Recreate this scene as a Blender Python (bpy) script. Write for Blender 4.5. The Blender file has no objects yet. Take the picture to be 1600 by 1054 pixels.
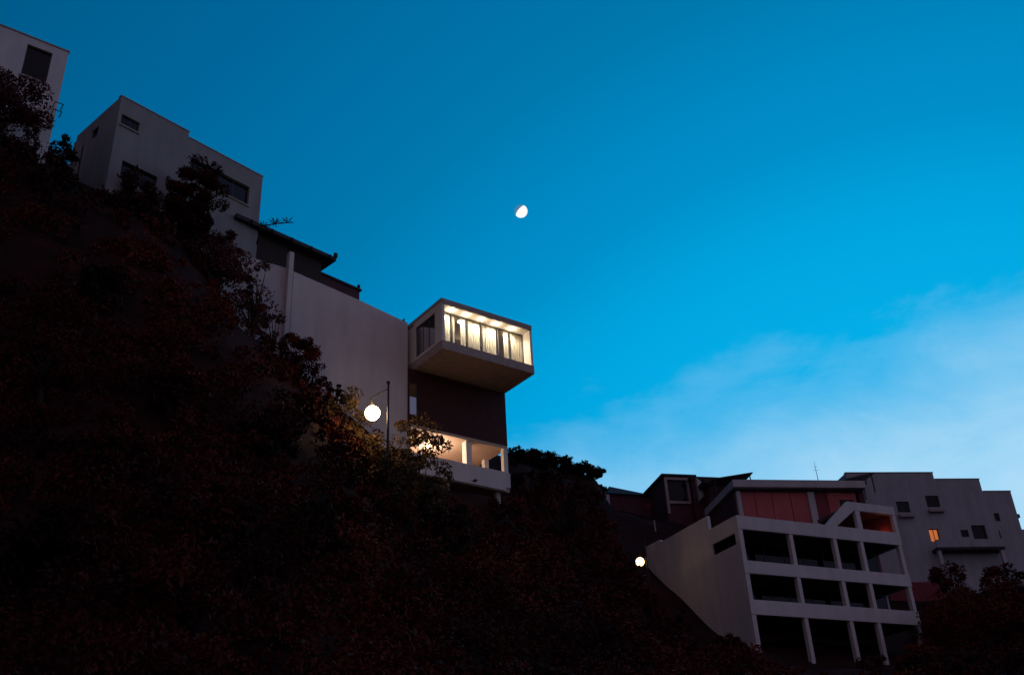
import bpy, math, random
import numpy as np
from mathutils import Matrix, Vector
random.seed(7); rng = np.random.default_rng(7)
sc = bpy.context.scene
R = math.radians
# ------------------------------------------------------------------ camera
FPX, PITCH, ROLL = 1600.0, R(28.6), R(3.1)
CAM = np.array([0, 0, 1.6])
FW = np.array([0, math.cos(PITCH), math.sin(PITCH)])
R0 = np.array([1.0, 0, 0]); U0 = np.array([0, -math.sin(PITCH), math.cos(PITCH)])
UP = math.cos(ROLL)*U0 + math.sin(ROLL)*R0
RT = math.cos(ROLL)*R0 - math.sin(ROLL)*U0
cd = bpy.data.cameras.new('camera'); cam = bpy.data.objects.new('camera', cd)
sc.collection.objects.link(cam); sc.camera = cam
cd.sensor_width = 36; cd.lens = 36.0*FPX/1600; cd.clip_start = 0.1; cd.clip_end = 60000
cam.matrix_world = Matrix(((RT[0], UP[0], -FW[0], CAM[0]), (RT[1], UP[1], -FW[1], CAM[1]),
                           (RT[2], UP[2], -FW[2], CAM[2]), (0, 0, 0, 1)))
# ------------------------------------------------------------------ sky
def lin(r, g, b):
    f = lambda c: (c/255/12.92) if c <= 10 else ((c/255+.055)/1.055)**2.4
    return (f(r), f(g), f(b), 1)
GLOW_AZ = R(22)
w = bpy.data.worlds.new('World'); sc.world = w; w.use_nodes = True
nt = w.node_tree; nt.nodes.clear()
def N(t, **kw):
    n = nt.nodes.new(t)
    for k, v in kw.items(): setattr(n, k, v)
    return n
def M(op, a, b=None, c=None, clamp=False):
    n = N('ShaderNodeMath', operation=op, use_clamp=clamp)
    for i, s in enumerate((a, b, c)):
        if s is None: continue
        if isinstance(s, (int, float)): n.inputs[i].default_value = s
        else: nt.links.new(s, n.inputs[i])
    return n.outputs[0]
tc = N('ShaderNodeTexCoord'); D = tc.outputs['Generated']
dot = N('ShaderNodeVectorMath', operation='DOT_PRODUCT'); nt.links.new(D, dot.inputs[0])
dot.inputs[1].default_value = (math.sin(GLOW_AZ), math.cos(GLOW_AZ), 0)
tt = M('MULTIPLY_ADD', dot.outputs['Value'], 0.5, 0.5)
ramp = N('ShaderNodeValToRGB'); nt.links.new(tt, ramp.inputs[0])
stops = [(-1, (5, 12, 30)), (-.4, (4, 22, 46)), (0, (2, 50, 86)), (.467, (0, 95, 145)), (.55, (0, 101, 154)), (.70, (0, 119, 173)), (.765, (0, 135, 193)), (.805, (0, 143, 202)),
         (.845, (0, 161, 220)), (.90, (3, 174, 232)), (1.0, (30, 188, 242))]
cr = ramp.color_ramp
while len(cr.elements) > 1: cr.elements.remove(cr.elements[-1])
for i, (p_, c) in enumerate(stops):
    e = cr.elements[0] if i == 0 else cr.elements.new((p_+1)/2)
    e.position = (p_+1)/2; e.color = lin(*c)
# thin low cloud: noise on the direction, thicker towards the horizon
sep = N('ShaderNodeSeparateXYZ'); nt.links.new(D, sep.inputs[0])
mp = N('ShaderNodeMapping'); nt.links.new(D, mp.inputs['Vector']); mp.inputs['Scale'].default_value = (5.5, 5.5, 12.0)
mp.inputs['Location'].default_value = (0.35, 0.1, 0.55)
n1 = N('ShaderNodeTexNoise'); nt.links.new(mp.outputs[0], n1.inputs['Vector'])
n1.inputs['Scale'].default_value = 1.0; n1.inputs['Detail'].default_value = 7; n1.inputs['Roughness'].default_value = .60; n1.inputs['Distortion'].default_value = .35
# a cloud bank whose upper edge slopes up to the right; broken by noise, denser deep inside
bank = N('ShaderNodeVectorMath', operation='DOT_PRODUCT'); nt.links.new(D, bank.inputs[0]); bank.inputs[1].default_value = (.239, .391, -.889)
dens = M('ADD', bank.outputs['Value'], M('MULTIPLY', M('SUBTRACT', n1.outputs['Fac'], .5), .19))
def sstep(v, a, b):
    r = N('ShaderNodeMapRange', interpolation_type='SMOOTHSTEP'); nt.links.new(v, r.inputs['Value'])
    r.inputs['From Min'].default_value = a; r.inputs['From Max'].default_value = b; return r.outputs[0]
hz = M('ADD', M('MULTIPLY', sstep(dens, -.010, .030), .10), M('MULTIPLY', sstep(dens, .01, .20), .80), clamp=True)
mix = N('ShaderNodeMix', data_type='RGBA'); nt.links.new(hz, mix.inputs['Factor'])
nt.links.new(ramp.outputs[0], mix.inputs['A']); mix.inputs['B'].default_value = lin(182, 223, 248)
bg = N('ShaderNodeBackground'); nt.links.new(mix.outputs['Result'], bg.inputs['Color']); bg.inputs['Strength'].default_value = 1.0
wo = N('ShaderNodeOutputWorld'); nt.links.new(bg.outputs[0], wo.inputs['Surface'])
# ------------------------------------------------------------------ soft mauve fill added from behind the camera (the one sun lamp)
sl = bpy.data.lights.new('dusk_fill', 'SUN'); sl.energy = .44; sl.angle = R(150); sl.color = (.90, .70, .98)
so = bpy.data.objects.new('dusk_fill', sl); sc.collection.objects.link(so)
_d = Vector((math.sin(R(150))*math.cos(R(6)), math.cos(R(150))*math.cos(R(6)), math.sin(R(6))))
so.rotation_euler = _d.to_track_quat('Z', 'Y').to_euler(); so.location = (20, -30, 30)
sc.view_settings.view_transform = 'Standard'; sc.view_settings.look = 'None'
sc.view_settings.exposure = 0; sc.view_settings.gamma = 1

# ------------------------------------------------------------------ pixel helpers
def ray(x, y):
    d = FW + RT*(x-800)/FPX - UP*(y-527)/FPX
    return d/np.linalg.norm(d)
def PT(x, y, t): return CAM + ray(x, y)*t
def project(p):
    d = np.asarray(p, float) - CAM; z = d @ FW
    return 800 + FPX*(d @ RT)/z, 527 - FPX*(d @ UP)/z, z

# ------------------------------------------------------------------ materials
MATS = {}
def mat(name, col, rough=.85, var=.12, scale=1.2, bump=.0, streak=.0, spec=.3, metal=0):
    if name in MATS: return MATS[name]
    m = bpy.data.materials.new(name); m.use_nodes = True; t = m.node_tree
    b = t.nodes['Principled BSDF']; b.inputs['Roughness'].default_value = rough; b.inputs['Metallic'].default_value = metal
    b.inputs['Specular IOR Level'].default_value = spec
    co = t.nodes.new('ShaderNodeTexCoord'); no = t.nodes.new('ShaderNodeTexNoise')
    mpn = t.nodes.new('ShaderNodeMapping'); t.links.new(co.outputs['Object'], mpn.inputs['Vector'])
    mpn.inputs['Scale'].default_value = (1, 1, .35 if streak else 1)
    no.inputs['Scale'].default_value = scale; no.inputs['Detail'].default_value = 8; no.inputs['Roughness'].default_value = .62
    t.links.new(mpn.outputs[0], no.inputs['Vector'])
    rp = t.nodes.new('ShaderNodeValToRGB'); t.links.new(no.outputs['Fac'], rp.inputs[0])
    rp.color_ramp.elements[0].position = .3; rp.color_ramp.elements[1].position = .7
    rp.color_ramp.elements[0].color = tuple(c*(1-var) for c in col)+(1,)
    rp.color_ramp.elements[1].color = tuple(min(1, c*(1+var*.6)) for c in col)+(1,)
    out = rp.outputs[0]
    if streak:                                   # rain stains running down the plaster
        m2 = t.nodes.new('ShaderNodeMapping'); t.links.new(co.outputs['Object'], m2.inputs['Vector'])
        m2.inputs['Scale'].default_value = (.9, .9, .10)
        s = t.nodes.new('ShaderNodeTexNoise'); s.inputs['Scale'].default_value = 1.3; s.inputs['Detail'].default_value = 6
        t.links.new(m2.outputs[0], s.inputs['Vector'])
        r2 = t.nodes.new('ShaderNodeMapRange'); t.links.new(s.outputs['Fac'], r2.inputs['Value'])
        r2.inputs['From Min'].default_value = .45; r2.inputs['From Max'].default_value = .75
        r2.inputs['To Min'].default_value = 1; r2.inputs['To Max'].default_value = 1-streak
        mu = t.nodes.new('ShaderNodeVectorMath'); mu.operation = 'SCALE'
        t.links.new(out, mu.inputs[0]); t.links.new(r2.outputs[0], mu.inputs['Scale']); out = mu.outputs[0]
    t.links.new(out, b.inputs['Base Color'])
    if bump:
        bn = t.nodes.new('ShaderNodeBump'); bn.inputs['Strength'].default_value = bump; bn.inputs['Distance'].default_value = .03
        n2 = t.nodes.new('ShaderNodeTexNoise'); n2.inputs['Scale'].default_value = 9; n2.inputs['Detail'].default_value = 5
        t.links.new(co.outputs['Object'], n2.inputs['Vector']); t.links.new(n2.outputs['Fac'], bn.inputs['Height'])
        t.links.new(bn.outputs[0], b.inputs['Normal'])
    MATS[name] = m; return m
def emit(name, col, s):
    m = bpy.data.materials.new(name); m.use_nodes = True; t = m.node_tree; t.nodes.clear()
    e = t.nodes.new('ShaderNodeEmission'); e.inputs[0].default_value = (*col, 1); e.inputs[1].default_value = s
    o = t.nodes.new('ShaderNodeOutputMaterial'); t.links.new(e.outputs[0], o.inputs[0]); return m
def glassmat(name, tint, refl):
    m = bpy.data.materials.new(name); m.use_nodes = True; t = m.node_tree; t.nodes.clear()
    tr = t.nodes.new('ShaderNodeBsdfTransparent'); tr.inputs[0].default_value = (*tint, 1)
    g = t.nodes.new('ShaderNodeBsdfGlossy'); g.inputs['Roughness'].default_value = .02
    lw = t.nodes.new('ShaderNodeLayerWeight'); lw.inputs['Blend'].default_value = .5
    pw = t.nodes.new('ShaderNodeMath'); pw.operation = 'POWER'; t.links.new(lw.outputs['Facing'], pw.inputs[0]); pw.inputs[1].default_value = 4
    fr = t.nodes.new('ShaderNodeMath'); fr.operation = 'MULTIPLY_ADD'; t.links.new(pw.outputs[0], fr.inputs[0]); fr.inputs[1].default_value = 1-refl; fr.inputs[2].default_value = refl
    mx = t.nodes.new('ShaderNodeMixShader'); o = t.nodes.new('ShaderNodeOutputMaterial')
    t.links.new(fr.outputs[0], mx.inputs[0]); t.links.new(tr.outputs[0], mx.inputs[1]); t.links.new(g.outputs[0], mx.inputs[2])
    t.links.new(mx.outputs[0], o.inputs[0]); return m
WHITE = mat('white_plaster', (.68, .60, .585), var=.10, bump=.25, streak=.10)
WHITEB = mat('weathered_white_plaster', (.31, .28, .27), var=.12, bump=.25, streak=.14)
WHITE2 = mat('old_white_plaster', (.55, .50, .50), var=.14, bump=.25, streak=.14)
GREY = mat('grey_plaster', (.42, .41, .43), var=.14, bump=.25, streak=.12)
CLEAN = mat('clean_white_paint', (.78, .73, .66), var=.05)
CONC = mat('concrete', (.42, .33, .30), var=.2, scale=2.5, bump=.3)
DARKW = mat('dark_brown_cladding', (.060, .012, .009), var=.3, scale=3, rough=.7)
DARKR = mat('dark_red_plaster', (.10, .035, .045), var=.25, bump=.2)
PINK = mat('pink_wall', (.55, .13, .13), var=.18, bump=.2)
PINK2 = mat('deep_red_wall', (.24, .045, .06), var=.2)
ROOFT = mat('dark_roof', (.05, .035, .04), var=.3, scale=5, rough=.8)
TIMBER = mat('dark_timber', (.045, .022, .018), var=.35, scale=4, rough=.75)
METAL = mat('dark_metal', (.03, .028, .028), rough=.5, spec=.5, metal=.5)
ALU = mat('window_frame_dark', (.035, .033, .036), rough=.45, spec=.5)
BEIGE = mat('beige_plaster', (.58, .44, .34), var=.08)
PANEL = mat('solar_cell', (.012, .014, .03), rough=.35, spec=.5)
CURT = mat('cream_curtain', (.82, .74, .61), var=.06, scale=4)
GLASS = glassmat('clear_glass', (.93, .94, .93), .04)
GLASSB = glassmat('coated_glass', (.35, .42, .47), .65)
GLASSD = glassmat('dark_glass', (.25, .25, .28), .03)
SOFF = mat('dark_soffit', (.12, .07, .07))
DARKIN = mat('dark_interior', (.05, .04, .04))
LAMPM = emit('lamp_glow', (1.0, .64, .30), 46)
LAMP2M = emit('lamp_glow_small', (1.0, .62, .28), 5)
DOWNM = emit('downlight_glow', (1.0, .88, .66), 60)
ORNG = emit('lit_orange_blind', (1.0, .26, .06), .62)
PORCH = emit('porch_bulb', (1.0, .78, .55), 50)

# ------------------------------------------------------------------ mesh helpers
def link(o): sc.collection.objects.link(o); return o
class MB:
    def __init__(s, dz=0): s.v = []; s.f = []; s.dz = dz
    def add(s, vs, fs):
        k = len(s.v); s.v += [(x, y, z+s.dz) for x, y, z in vs]; s.f += [tuple(i+k for i in q) for q in fs]; return s
    def box(s, x0, x1, y0, y1, z0, z1):
        return s.add([(x0,y0,z0),(x1,y0,z0),(x1,y1,z0),(x0,y1,z0),(x0,y0,z1),(x1,y0,z1),(x1,y1,z1),(x0,y1,z1)],
                     [(0,3,2,1),(4,5,6,7),(0,1,5,4),(1,2,6,5),(2,3,7,6),(3,0,4,7)])
    def prism(s, pts, ax, a, b):                 # polygon in the plane across axis ax, extruded from a to b
        n = len(pts)
        def mk(p, q): return (q, p[0], p[1]) if ax == 0 else ((p[0], q, p[1]) if ax == 1 else (p[0], p[1], q))
        s.add([mk(p, a) for p in pts]+[mk(p, b) for p in pts],
              [tuple(range(n))[::-1], tuple(range(n, 2*n))]+[(i, (i+1) % n, n+(i+1) % n, n+i) for i in range(n)]); return s
    def tube(s, pts, rad, n=8, cap=True):
        pts = [Vector(p) for p in pts]; k0 = len(s.v)
        if not hasattr(rad, '__len__'): rad = [rad]*len(pts)
        ringv = []; fs = []
        for i, p in enumerate(pts):
            d = (pts[min(i+1, len(pts)-1)]-pts[max(i-1, 0)]).normalized()
            a = d.orthogonal().normalized() if abs(d.z) > .9 else d.cross(Vector((0, 0, 1))).normalized()
            b = d.cross(a)
            for j in range(n):
                t = 2*math.pi*j/n; ringv.append(tuple(p+(a*math.cos(t)+b*math.sin(t))*rad[i]))
        for i in range(len(pts)-1):
            for j in range(n):
                fs.append((i*n+j, i*n+(j+1) % n, (i+1)*n+(j+1) % n, (i+1)*n+j))
        if cap: fs += [tuple(range(n))[::-1], tuple(range((len(pts)-1)*n, len(pts)*n))]
        return s.add(ringv, fs)
    def holes(s, ax, a, b, p0, p1, z0, z1, hs):  # wall across axis ax with rectangular openings (p,p,z,z)
        ps = sorted({p0, p1, *[q for h in hs for q in h[:2]]}); zs = sorted({z0, z1, *[q for h in hs for q in h[2:]]})
        for i in range(len(ps)-1):
            run = None
            for j in range(len(zs)):
                inside = j < len(zs)-1 and not any(h[0] <= ps[i]+1e-6 and ps[i+1] <= h[1]+1e-6 and h[2] <= zs[j]+1e-6 and zs[j+1] <= h[3]+1e-6 for h in hs)
                if inside and run is None: run = zs[j]
                if not inside and run is not None:
                    if ax == 1: s.box(ps[i], ps[i+1], a, b, run, zs[j])
                    else: s.box(a, b, ps[i], ps[i+1], run, zs[j])
                    run = None
        return s
    def build(s, name, m, parent=None, smooth=False):
        me = bpy.data.meshes.new(name); me.from_pydata(s.v, [], s.f); me.materials.append(m)
        import bmesh
        bm = bmesh.new(); bm.from_mesh(me); bmesh.ops.recalc_face_normals(bm, faces=bm.faces[:]); bm.to_mesh(me); bm.free()
        if smooth: me.polygons.foreach_set('use_smooth', [True]*len(me.polygons))
        o = link(bpy.data.objects.new(name, me))
        if parent: o.parent = parent
        return o
def tag(o, label, cat, group=None, kind=None):
    if label: o['label'] = label
    if cat: o['category'] = cat
    if group: o['group'] = group
    if kind: o['kind'] = kind
    return o
def empty(name, loc, rz=0):
    o = link(bpy.data.objects.new(name, None)); o.location = tuple(loc); o.rotation_euler = (0, 0, rz); return o
class House:
    """reference corner at a pixel and slant distance; local x along the front, y into the hill, z up from the corner"""
    def __init__(s, name, label, cat, x, y, t, az, depth, group=None):
        s.P = PT(x, y, t); a = R(az); s.az = az
        s.u = np.array([math.sin(a), math.cos(a), 0]); s.v = np.array([-math.cos(a), math.sin(a), 0]); s.depth = depth
        s.root = empty(name, (s.P[0], s.P[1], s.P[2]-depth), math.pi/2-a); tag(s.root, label, cat, group)
    def L(s, x, y, ax=1, val=0):
        d = ray(x, y); dl = np.array([d @ s.u, d @ s.v, d[2]]); c = CAM-s.P; cl = np.array([c @ s.u, c @ s.v, c[2]])
        return cl + dl*((val-cl[ax])/dl[ax])
    def W(s, l): return s.P + s.u*l[0] + s.v*l[1] + np.array([0, 0, l[2]])
    def mb(s): return MB(s.depth)
    def sub(s): return MB(s.depth)
    def part(s, name, m, *boxes, parent=None):
        b = s.mb()
        for q in boxes: b.box(*q)
        return b.build(name, m, parent or s.root)
    def window(s, x0, x1, z0, z1, y=.12, glass=None, bars=1, sill=True, ax=1, name='window', back=None):
        """window set in an opening: frame, panes and sill; ax=1 front, ax=0 in a side wall (x is then the depth)"""
        f = .06; B = s.mb()
        def bx(b, p0, p1, q0, q1, zz0, zz1):
            b.box(p0, p1, q0, q1, zz0, zz1) if ax == 1 else b.box(q0, q1, p0, p1, zz0, zz1)
        bx(B, x0, x0+f, y, y+.07, z0, z1); bx(B, x1-f, x1, y, y+.07, z0, z1)
        bx(B, x0+f, x1-f, y, y+.07, z0, z0+f); bx(B, x0+f, x1-f, y, y+.07, z1-f, z1)
        wroot = B.build(name, ALU, s.root)
        n = bars+1; wd = (x1-x0-2*f)/n
        for i in range(n):
            a = x0+f+i*wd; b_ = s.mb(); bx(b_, a, a+wd-.002, y+.025, y+.037, z0+f, z1-f); b_.build('pane', glass or GLASSD, wroot)
            if i: b_ = s.mb(); bx(b_, a-.025, a+.025, y+.005, y+.065, z0+f, z1-f); b_.build('mullion', ALU, wroot)
        if sill: b_ = s.mb(); bx(b_, x0-.06, x1+.06, -.09, y, z0-.09, z0-.003); b_.build('sill', CONC, wroot)
        return wroot
# ------------------------------------------------------------------ terrain
CP = []                                   # control points (x, y, z)
def cp(x, y, t): CP.append(PT(x, y, t))
for q in [(-200,1054,26),(0,1054,24),(200,1054,24),(400,1054,25),(600,1054,28),(800,1054,36),(1000,1054,48),(1200,1054,60),(1400,1054,64),(1600,1054,62),(1800,1054,62),
          (-150,800,34),(0,800,32),(200,800,32),(400,800,36),(600,900,40),(590,800,47),(0,500,44),(200,550,44),(400,560,48),(-150,400,46),
          (0,262,54),(80,262,56),(150,315,59),(250,335,60),(300,400,59.5),(350,490,58.5),(420,560,58),(500,625,57.5),(580,690,57),(640,745,57.5),(720,800,59),
          (790,780,62),(850,900,62),(800,722,78),(752,715,76),(860,730,86),(930,752,92),(960,830,84),(1000,905,76),(1040,960,72),(1090,998,69.5),(1180,1030,68),(1290,1045,69),(1400,1052,71),
          (1450,990,92),(1480,960,98),(1560,940,100),(1600,930,104),(1100,850,90),(1750,900,104)]: cp(*q)
CP += [np.array(p, float) for p in [(-70,0,0),(-35,0,0),(0,0,0),(35,0,0),(70,0,0),(-40,-30,0),(40,-30,0),(0,10,.6),(-22,8,.8),(20,14,.5),(45,20,.5),
       (-60,75,54),(-30,90,50),(-8,100,42),(0,130,38),(30,130,32),(70,130,30),(-70,40,40),(-50,20,20),(90,80,18),(-70,110,50),(60,150,30),(110,110,20)]]
CP = np.array(CP)
def tps(r2): return r2*np.log(r2+1e-9)
_n = len(CP); _S = 40.0
_A = np.zeros((_n+3, _n+3)); xy = CP[:, :2]/_S
_A[:_n, :_n] = tps(((xy[:, None]-xy[None])**2).sum(-1)) + np.eye(_n)*.004
_A[:_n, _n] = 1; _A[:_n, _n+1:] = xy; _A[_n, :_n] = 1; _A[_n+1:, :_n] = xy.T
_W = np.linalg.solve(_A, np.concatenate([CP[:, 2], np.zeros(3)]))
SKY = [(-400,110),(0,135),(95,235),(130,290),(270,335),(310,410),(350,490),(420,548),(500,615),(560,660),(640,738),(700,772),(735,772),(742,705),(799,712),(850,720),(936,752),(950,795),(1130,830),(1590,890),(2000,900)]
_sk = []
for a, b in SKY:
    d = ray(a, b); _sk.append((math.atan2(d[0], d[1]), d[2]/math.hypot(d[0], d[1])))
_sk = np.array(_sk)
_c = PT(690, 465, 62)
PITS = [(_c[0], _c[1], R(53), -1.9, 8.4, 2.0, 9.8, _c[2]-10.6)]          # level platforms dug into the slope under buildings
def height(x, y):
    x = np.asarray(x, float); y = np.asarray(y, float); q = np.stack([x, y], -1)/_S
    z = tps(((q[..., None, :]-xy)**2).sum(-1)) @ _W[:_n] + _W[_n] + q @ _W[_n+1:]
    r = np.hypot(x, y); az = np.arctan2(x, y)
    z = np.minimum(z, 1.6 + r*np.interp(az, _sk[:, 0], _sk[:, 1]) - .15)
    z += .35*np.sin(x*.7+1)*np.sin(y*.63) * np.clip((r-20)/20, 0, 1)
    z = np.maximum(z, 0)
    fade = np.clip((125-np.abs(x-5))/35, 0, 1)*np.clip((185-y)/50, 0, 1)*np.clip((y+25)/30, 0, 1)
    z = z*fade*fade*(3-2*fade)
    for (ox, oy, a_, x0, x1, y0, y1, zc) in PITS:
        lx_ = (x-ox)*math.sin(a_)+(y-oy)*math.cos(a_); ly_ = -(x-ox)*math.cos(a_)+(y-oy)*math.sin(a_)
        z = np.where((lx_ > x0) & (lx_ < x1) & (ly_ > y0) & (ly_ < y1), np.minimum(z, zc), z)
    return np.where(r < 17, z*np.clip((r-9)/8, 0, 1), z) - .02
def hit(px_, py_, t0=10, t1=160):
    d = ray(px_, py_); ts = np.arange(t0, t1, .1); p = CAM + ts[:, None]*d
    below = p[:, 2] < height(p[:, 0], p[:, 1]); i = np.argmax(below) if below.any() else len(ts)-1
    return p[i]
gx = np.linspace(-125, 135, 210); gy = np.linspace(-28, 188, 180)
X, Y = np.meshgrid(gx, gy, indexing='ij'); Z = height(X, Y)
me = bpy.data.meshes.new('hillside'); nx, ny = len(gx), len(gy)
vs = np.stack([X, Y, Z], -1).reshape(-1, 3)
I = (np.arange(nx-1)[:, None]*ny+np.arange(ny-1)[None]).ravel()
me.from_pydata(vs.tolist(), [], np.stack([I, I+ny, I+ny+1, I+1], -1).tolist())
me.polygons.foreach_set('use_smooth', [True]*len(me.polygons))
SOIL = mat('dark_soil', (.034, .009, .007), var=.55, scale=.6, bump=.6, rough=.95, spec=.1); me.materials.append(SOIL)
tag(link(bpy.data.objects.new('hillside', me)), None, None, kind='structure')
GR = mat('ground_earth', (.06, .045, .038), var=.4, scale=.05, rough=.95)
tag(MB().add([(-9000,-9000,-.05),(9000,-9000,-.05),(9000,9000,-.05),(-9000,9000,-.05)], [(0,1,2,3)]).build('ground', GR), None, None, kind='structure')

# ------------------------------------------------------------------ the cantilevered house
h = House('cantilever_house', 'white cantilevered house with lit curtained glass box over dark storey and open terrace', 'house', 690, 465, 62, 53, 15)
W_, FL, SO, GY = 6.72, -2.88, -.40, .75
h.part('roof_slab', CONC, (-.03, W_+.03, -.02, 9, -.20, 0))
h.part('soffit', CLEAN, (.0, W_, .02, 3.3, SO, -.203))
h.part('fascia', CONC, (-.005, W_+.005, -.035, .017, SO+.05, -.203))
h.part('floor_slab', CONC, (-.02, W_+.02, -.02, 9, -3.45, FL-.003))
b = h.mb(); b.holes(0, 0, .2, .0, 9, FL, SO-.003, [(.8, 3.05, -2.72, -.62)]); b.build('side_wall', CLEAN, h.root)
h.window(.8, 3.05, -2.72, -.62, y=.05, ax=0, bars=2, sill=False, name='side_window', glass=GLASSB)
h.part('side_wall', CLEAN, (W_-.17, W_, 0, 9, FL, SO-.003))
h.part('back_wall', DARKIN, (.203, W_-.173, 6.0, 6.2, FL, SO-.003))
# glazing: bays with mullions, head and sill rails
def lx(px_, y=GY, z=None):                 # local x of a pixel column on the glazing plane
    yy = 487+(px_-683)*.32+25; return float(h.L(px_, yy, 1, y)[0])
edges = [.2] + [lx(q) for q in (706.5, 730.5, 754, 778.5, 798)] + [W_-.17]
gl = h.part('glazing', ALU, (.2, W_-.17, GY-.03, GY+.04, SO-.075, SO-.004), (.2, W_-.17, GY-.03, GY+.04, FL+.002, FL+.06))
for i, e in enumerate(edges):
    a, c = (e, e+.05) if i == 0 else ((e-.05, e) if i == len(edges)-1 else (e-.028, e+.028))
    h.part('mullion', ALU, (a+.001, c-.001, GY-.028, GY+.038, FL+.061, SO-.076), parent=gl)
for i in range(6):
    h.part('pane', GLASS, (edges[i]+.03, edges[i+1]-.03, GY, GY+.01, FL+.06, SO-.075), parent=gl)
for a, c in [(684, 705.5), (708, 712.5), (722.5, 729.5), (732, 753), (755.5, 760.5), (762, 777.5), (789, 796.5), (799.5, 817)]:
    x0, x1 = lx(a), lx(c); n = max(6, int((x1-x0)/.035)); b = h.mb(); fs = []; vv = []
    ph = random.uniform(0, 6)
    for i in range(n+1):
        x = x0+(x1-x0)*i/n; y = GY+.17+.035*math.sin(ph+x*34)+.012*math.sin(x*71+ph)
        vv += [(x, y, FL+.02), (x, y, SO-.03)]
    b.add(vv, [(2*i, 2*i+2, 2*i+3, 2*i+1) for i in range(n)]); b.build('curtain', CURT, h.root, smooth=True)
def spot_light(name, loc, root, energy, col, rad=.05, typ='POINT'):
    l = bpy.data.lights.new(name, typ); l.energy = energy; l.color = col; l.shadow_soft_size = rad
    o = link(bpy.data.objects.new(name, l)); o.parent = root; o.location = loc; return o
for q in [(708.6, 481.6), (732, 488), (756, 495), (778.5, 503), (801, 512)]:
    p = h.L(*q, ax=2, val=SO); y = .34
    b = h.mb(); b.tube([(p[0], y, SO-.045), (p[0], y, SO-.002)], .085, 14); dl = b.build('downlight', CLEAN, h.root)
    b = h.mb(); b.tube([(p[0], y, SO-.052), (p[0], y, SO-.046)], .07, 14); b.build('lamp_disc', DOWNM, dl)
    spot_light('downlight_spill', (p[0], y, SO-.16+h.depth), h.root, 14, (1, .80, .54), .05)
    sp = spot_light('downlight_beam', (p[0], y, SO-.07+h.depth), h.root, 200, (1, .84, .64), .06, 'SPOT')
    sp.data.spot_size = R(150); sp.data.spot_blend = .6; sp.rotation_euler = (R(22), 0, 0)
spot_light('room_light', (3.4, 3.2, SO-.5+h.depth), h.root, 5, (1, .78, .5), .25)
# dark storey below
DY = 3.2
b = h.mb(); b.holes(1, DY, DY+.2, -.42, W_+.03, -7.1, -3.453, [(-.36, .24, -6.5, -4.25)]); b.build('dark_wall', DARKW, h.root)
h.part('dark_wall', DARKW, (W_-.17, W_+.03, DY+.2, 9, -7.1, -3.453)); h.part('dark_wall', DARKW, (-.42, -.22, DY+.2, 9, -7.1, -3.453))
h.part('dark_wall', DARKW, (-.22, W_-.17, 7.6, 7.8, -7.1, -3.453))
h.window(-.36, .24, -6.5, -4.25, y=DY+.05, bars=0, sill=False, glass=GLASSB, name='narrow_window')
# open terrace
h.part('terrace_ceiling', BEIGE, (-.42, W_+.03, DY+.02, 8.2, -7.3, -7.103))
h.part('terrace_back_wall', BEIGE, (-.42, W_+.03, 8.0, 8.2, -9.95, -7.303))
h.part('terrace_floor', CONC, (-.42, W_+.03, DY-.02, 8.2, -10.2, -9.953))
h.part('parapet', WHITE, (-.42, 6.42, DY-.12, DY+.12, -10.14, -8.93))
h.part('parapet', WHITE, (6.425, W_+.08, DY-.06, 5.2, -9.9, -8.93))
h.part('column', CLEAN, (3.72, 4.12, DY+.13, DY+.58, -9.953, -7.303))
h.part('column', CLEAN, (6.42, W_+.02, DY+.02, DY+.30, -8.927, -7.303))
h.part('column', CLEAN, (6.42, W_+.02, 5.3, 5.62, -9.953, -7.303))
h.part('side_wall', BEIGE, (6.5, W_+.02, 6.6, 8.0, -9.953, -7.303))
h.part('side_wall', BEIGE, (-.42, -.2, DY+.13, 8.0, -9.953, -7.303))
b = h.mb(); b.tube([(2.0, 5.0, -7.42), (2.0, 5.0, -7.304)], .11, 12); pl = b.build('ceiling_lamp', CLEAN, h.root)
b = h.mb(); b.tube([(2.0, 5.0, -7.46), (2.0, 5.0, -7.421)], .09, 12); b.build('bulb', PORCH, pl)
spot_light('terrace_light', (2.0, 4.8, -8.1+h.depth), h.root, 280, (1, .74, .54), .12)
h.part('drain_spout', METAL, (3.95, 4.15, DY-.34, DY-.12, -9.98, -9.9))
h.part('under_wall', DARKW, (.2, 6.2, 4.2, 8.2, -15, -10.203))
h.part('stilt', CONC, (2.2, 2.5, DY+.2, DY+.5, -15, -10.203)); h.part('stilt', CONC, (5.9, 6.2, DY+.2, DY+.5, -15, -10.203))
HC = h
# ------------------------------------------------------------------ the long white wall left of it
g = House('boundary_wall', 'long tall white wall with sloping top running uphill from glass box house', 'wall', 690, 465, 62, 53, 14)
wy = 3.3
tops = [g.L(*q, ax=1, val=wy) for q in [(645, 506.5), (560, 468), (459, 424)]]
bl = g.L(459, 424, 1, wy)[0]
b = g.mb(); b.prism([(-.425, -13), (-.425, tops[0][2]), (tops[1][0], tops[1][2]), (tops[2][0], tops[2][2]), (bl, -13)], 1, wy, wy+.35); b.build('wall_panel', WHITE, g.root)
t2 = [g.L(*q, ax=1, val=wy+.2) for q in [(452, 420), (392, 402), (350, 390)]]
b = g.mb(); b.prism([(t2[0][0], -13), (t2[0][0], t2[0][2]), (t2[1][0], t2[1][2]), (t2[2][0], t2[2][2]), (t2[2][0], -13)], 1, wy+.2, wy+.5); b.build('wall_panel', WHITE2, g.root)
pa, pb = g.L(452.5, 393, 1, wy-.05), g.L(459.5, 396, 1, wy-.05)
g.part('pillar', WHITE, (pa[0], pb[0], wy-.1, wy+.3, -13, pa[2]))
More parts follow.
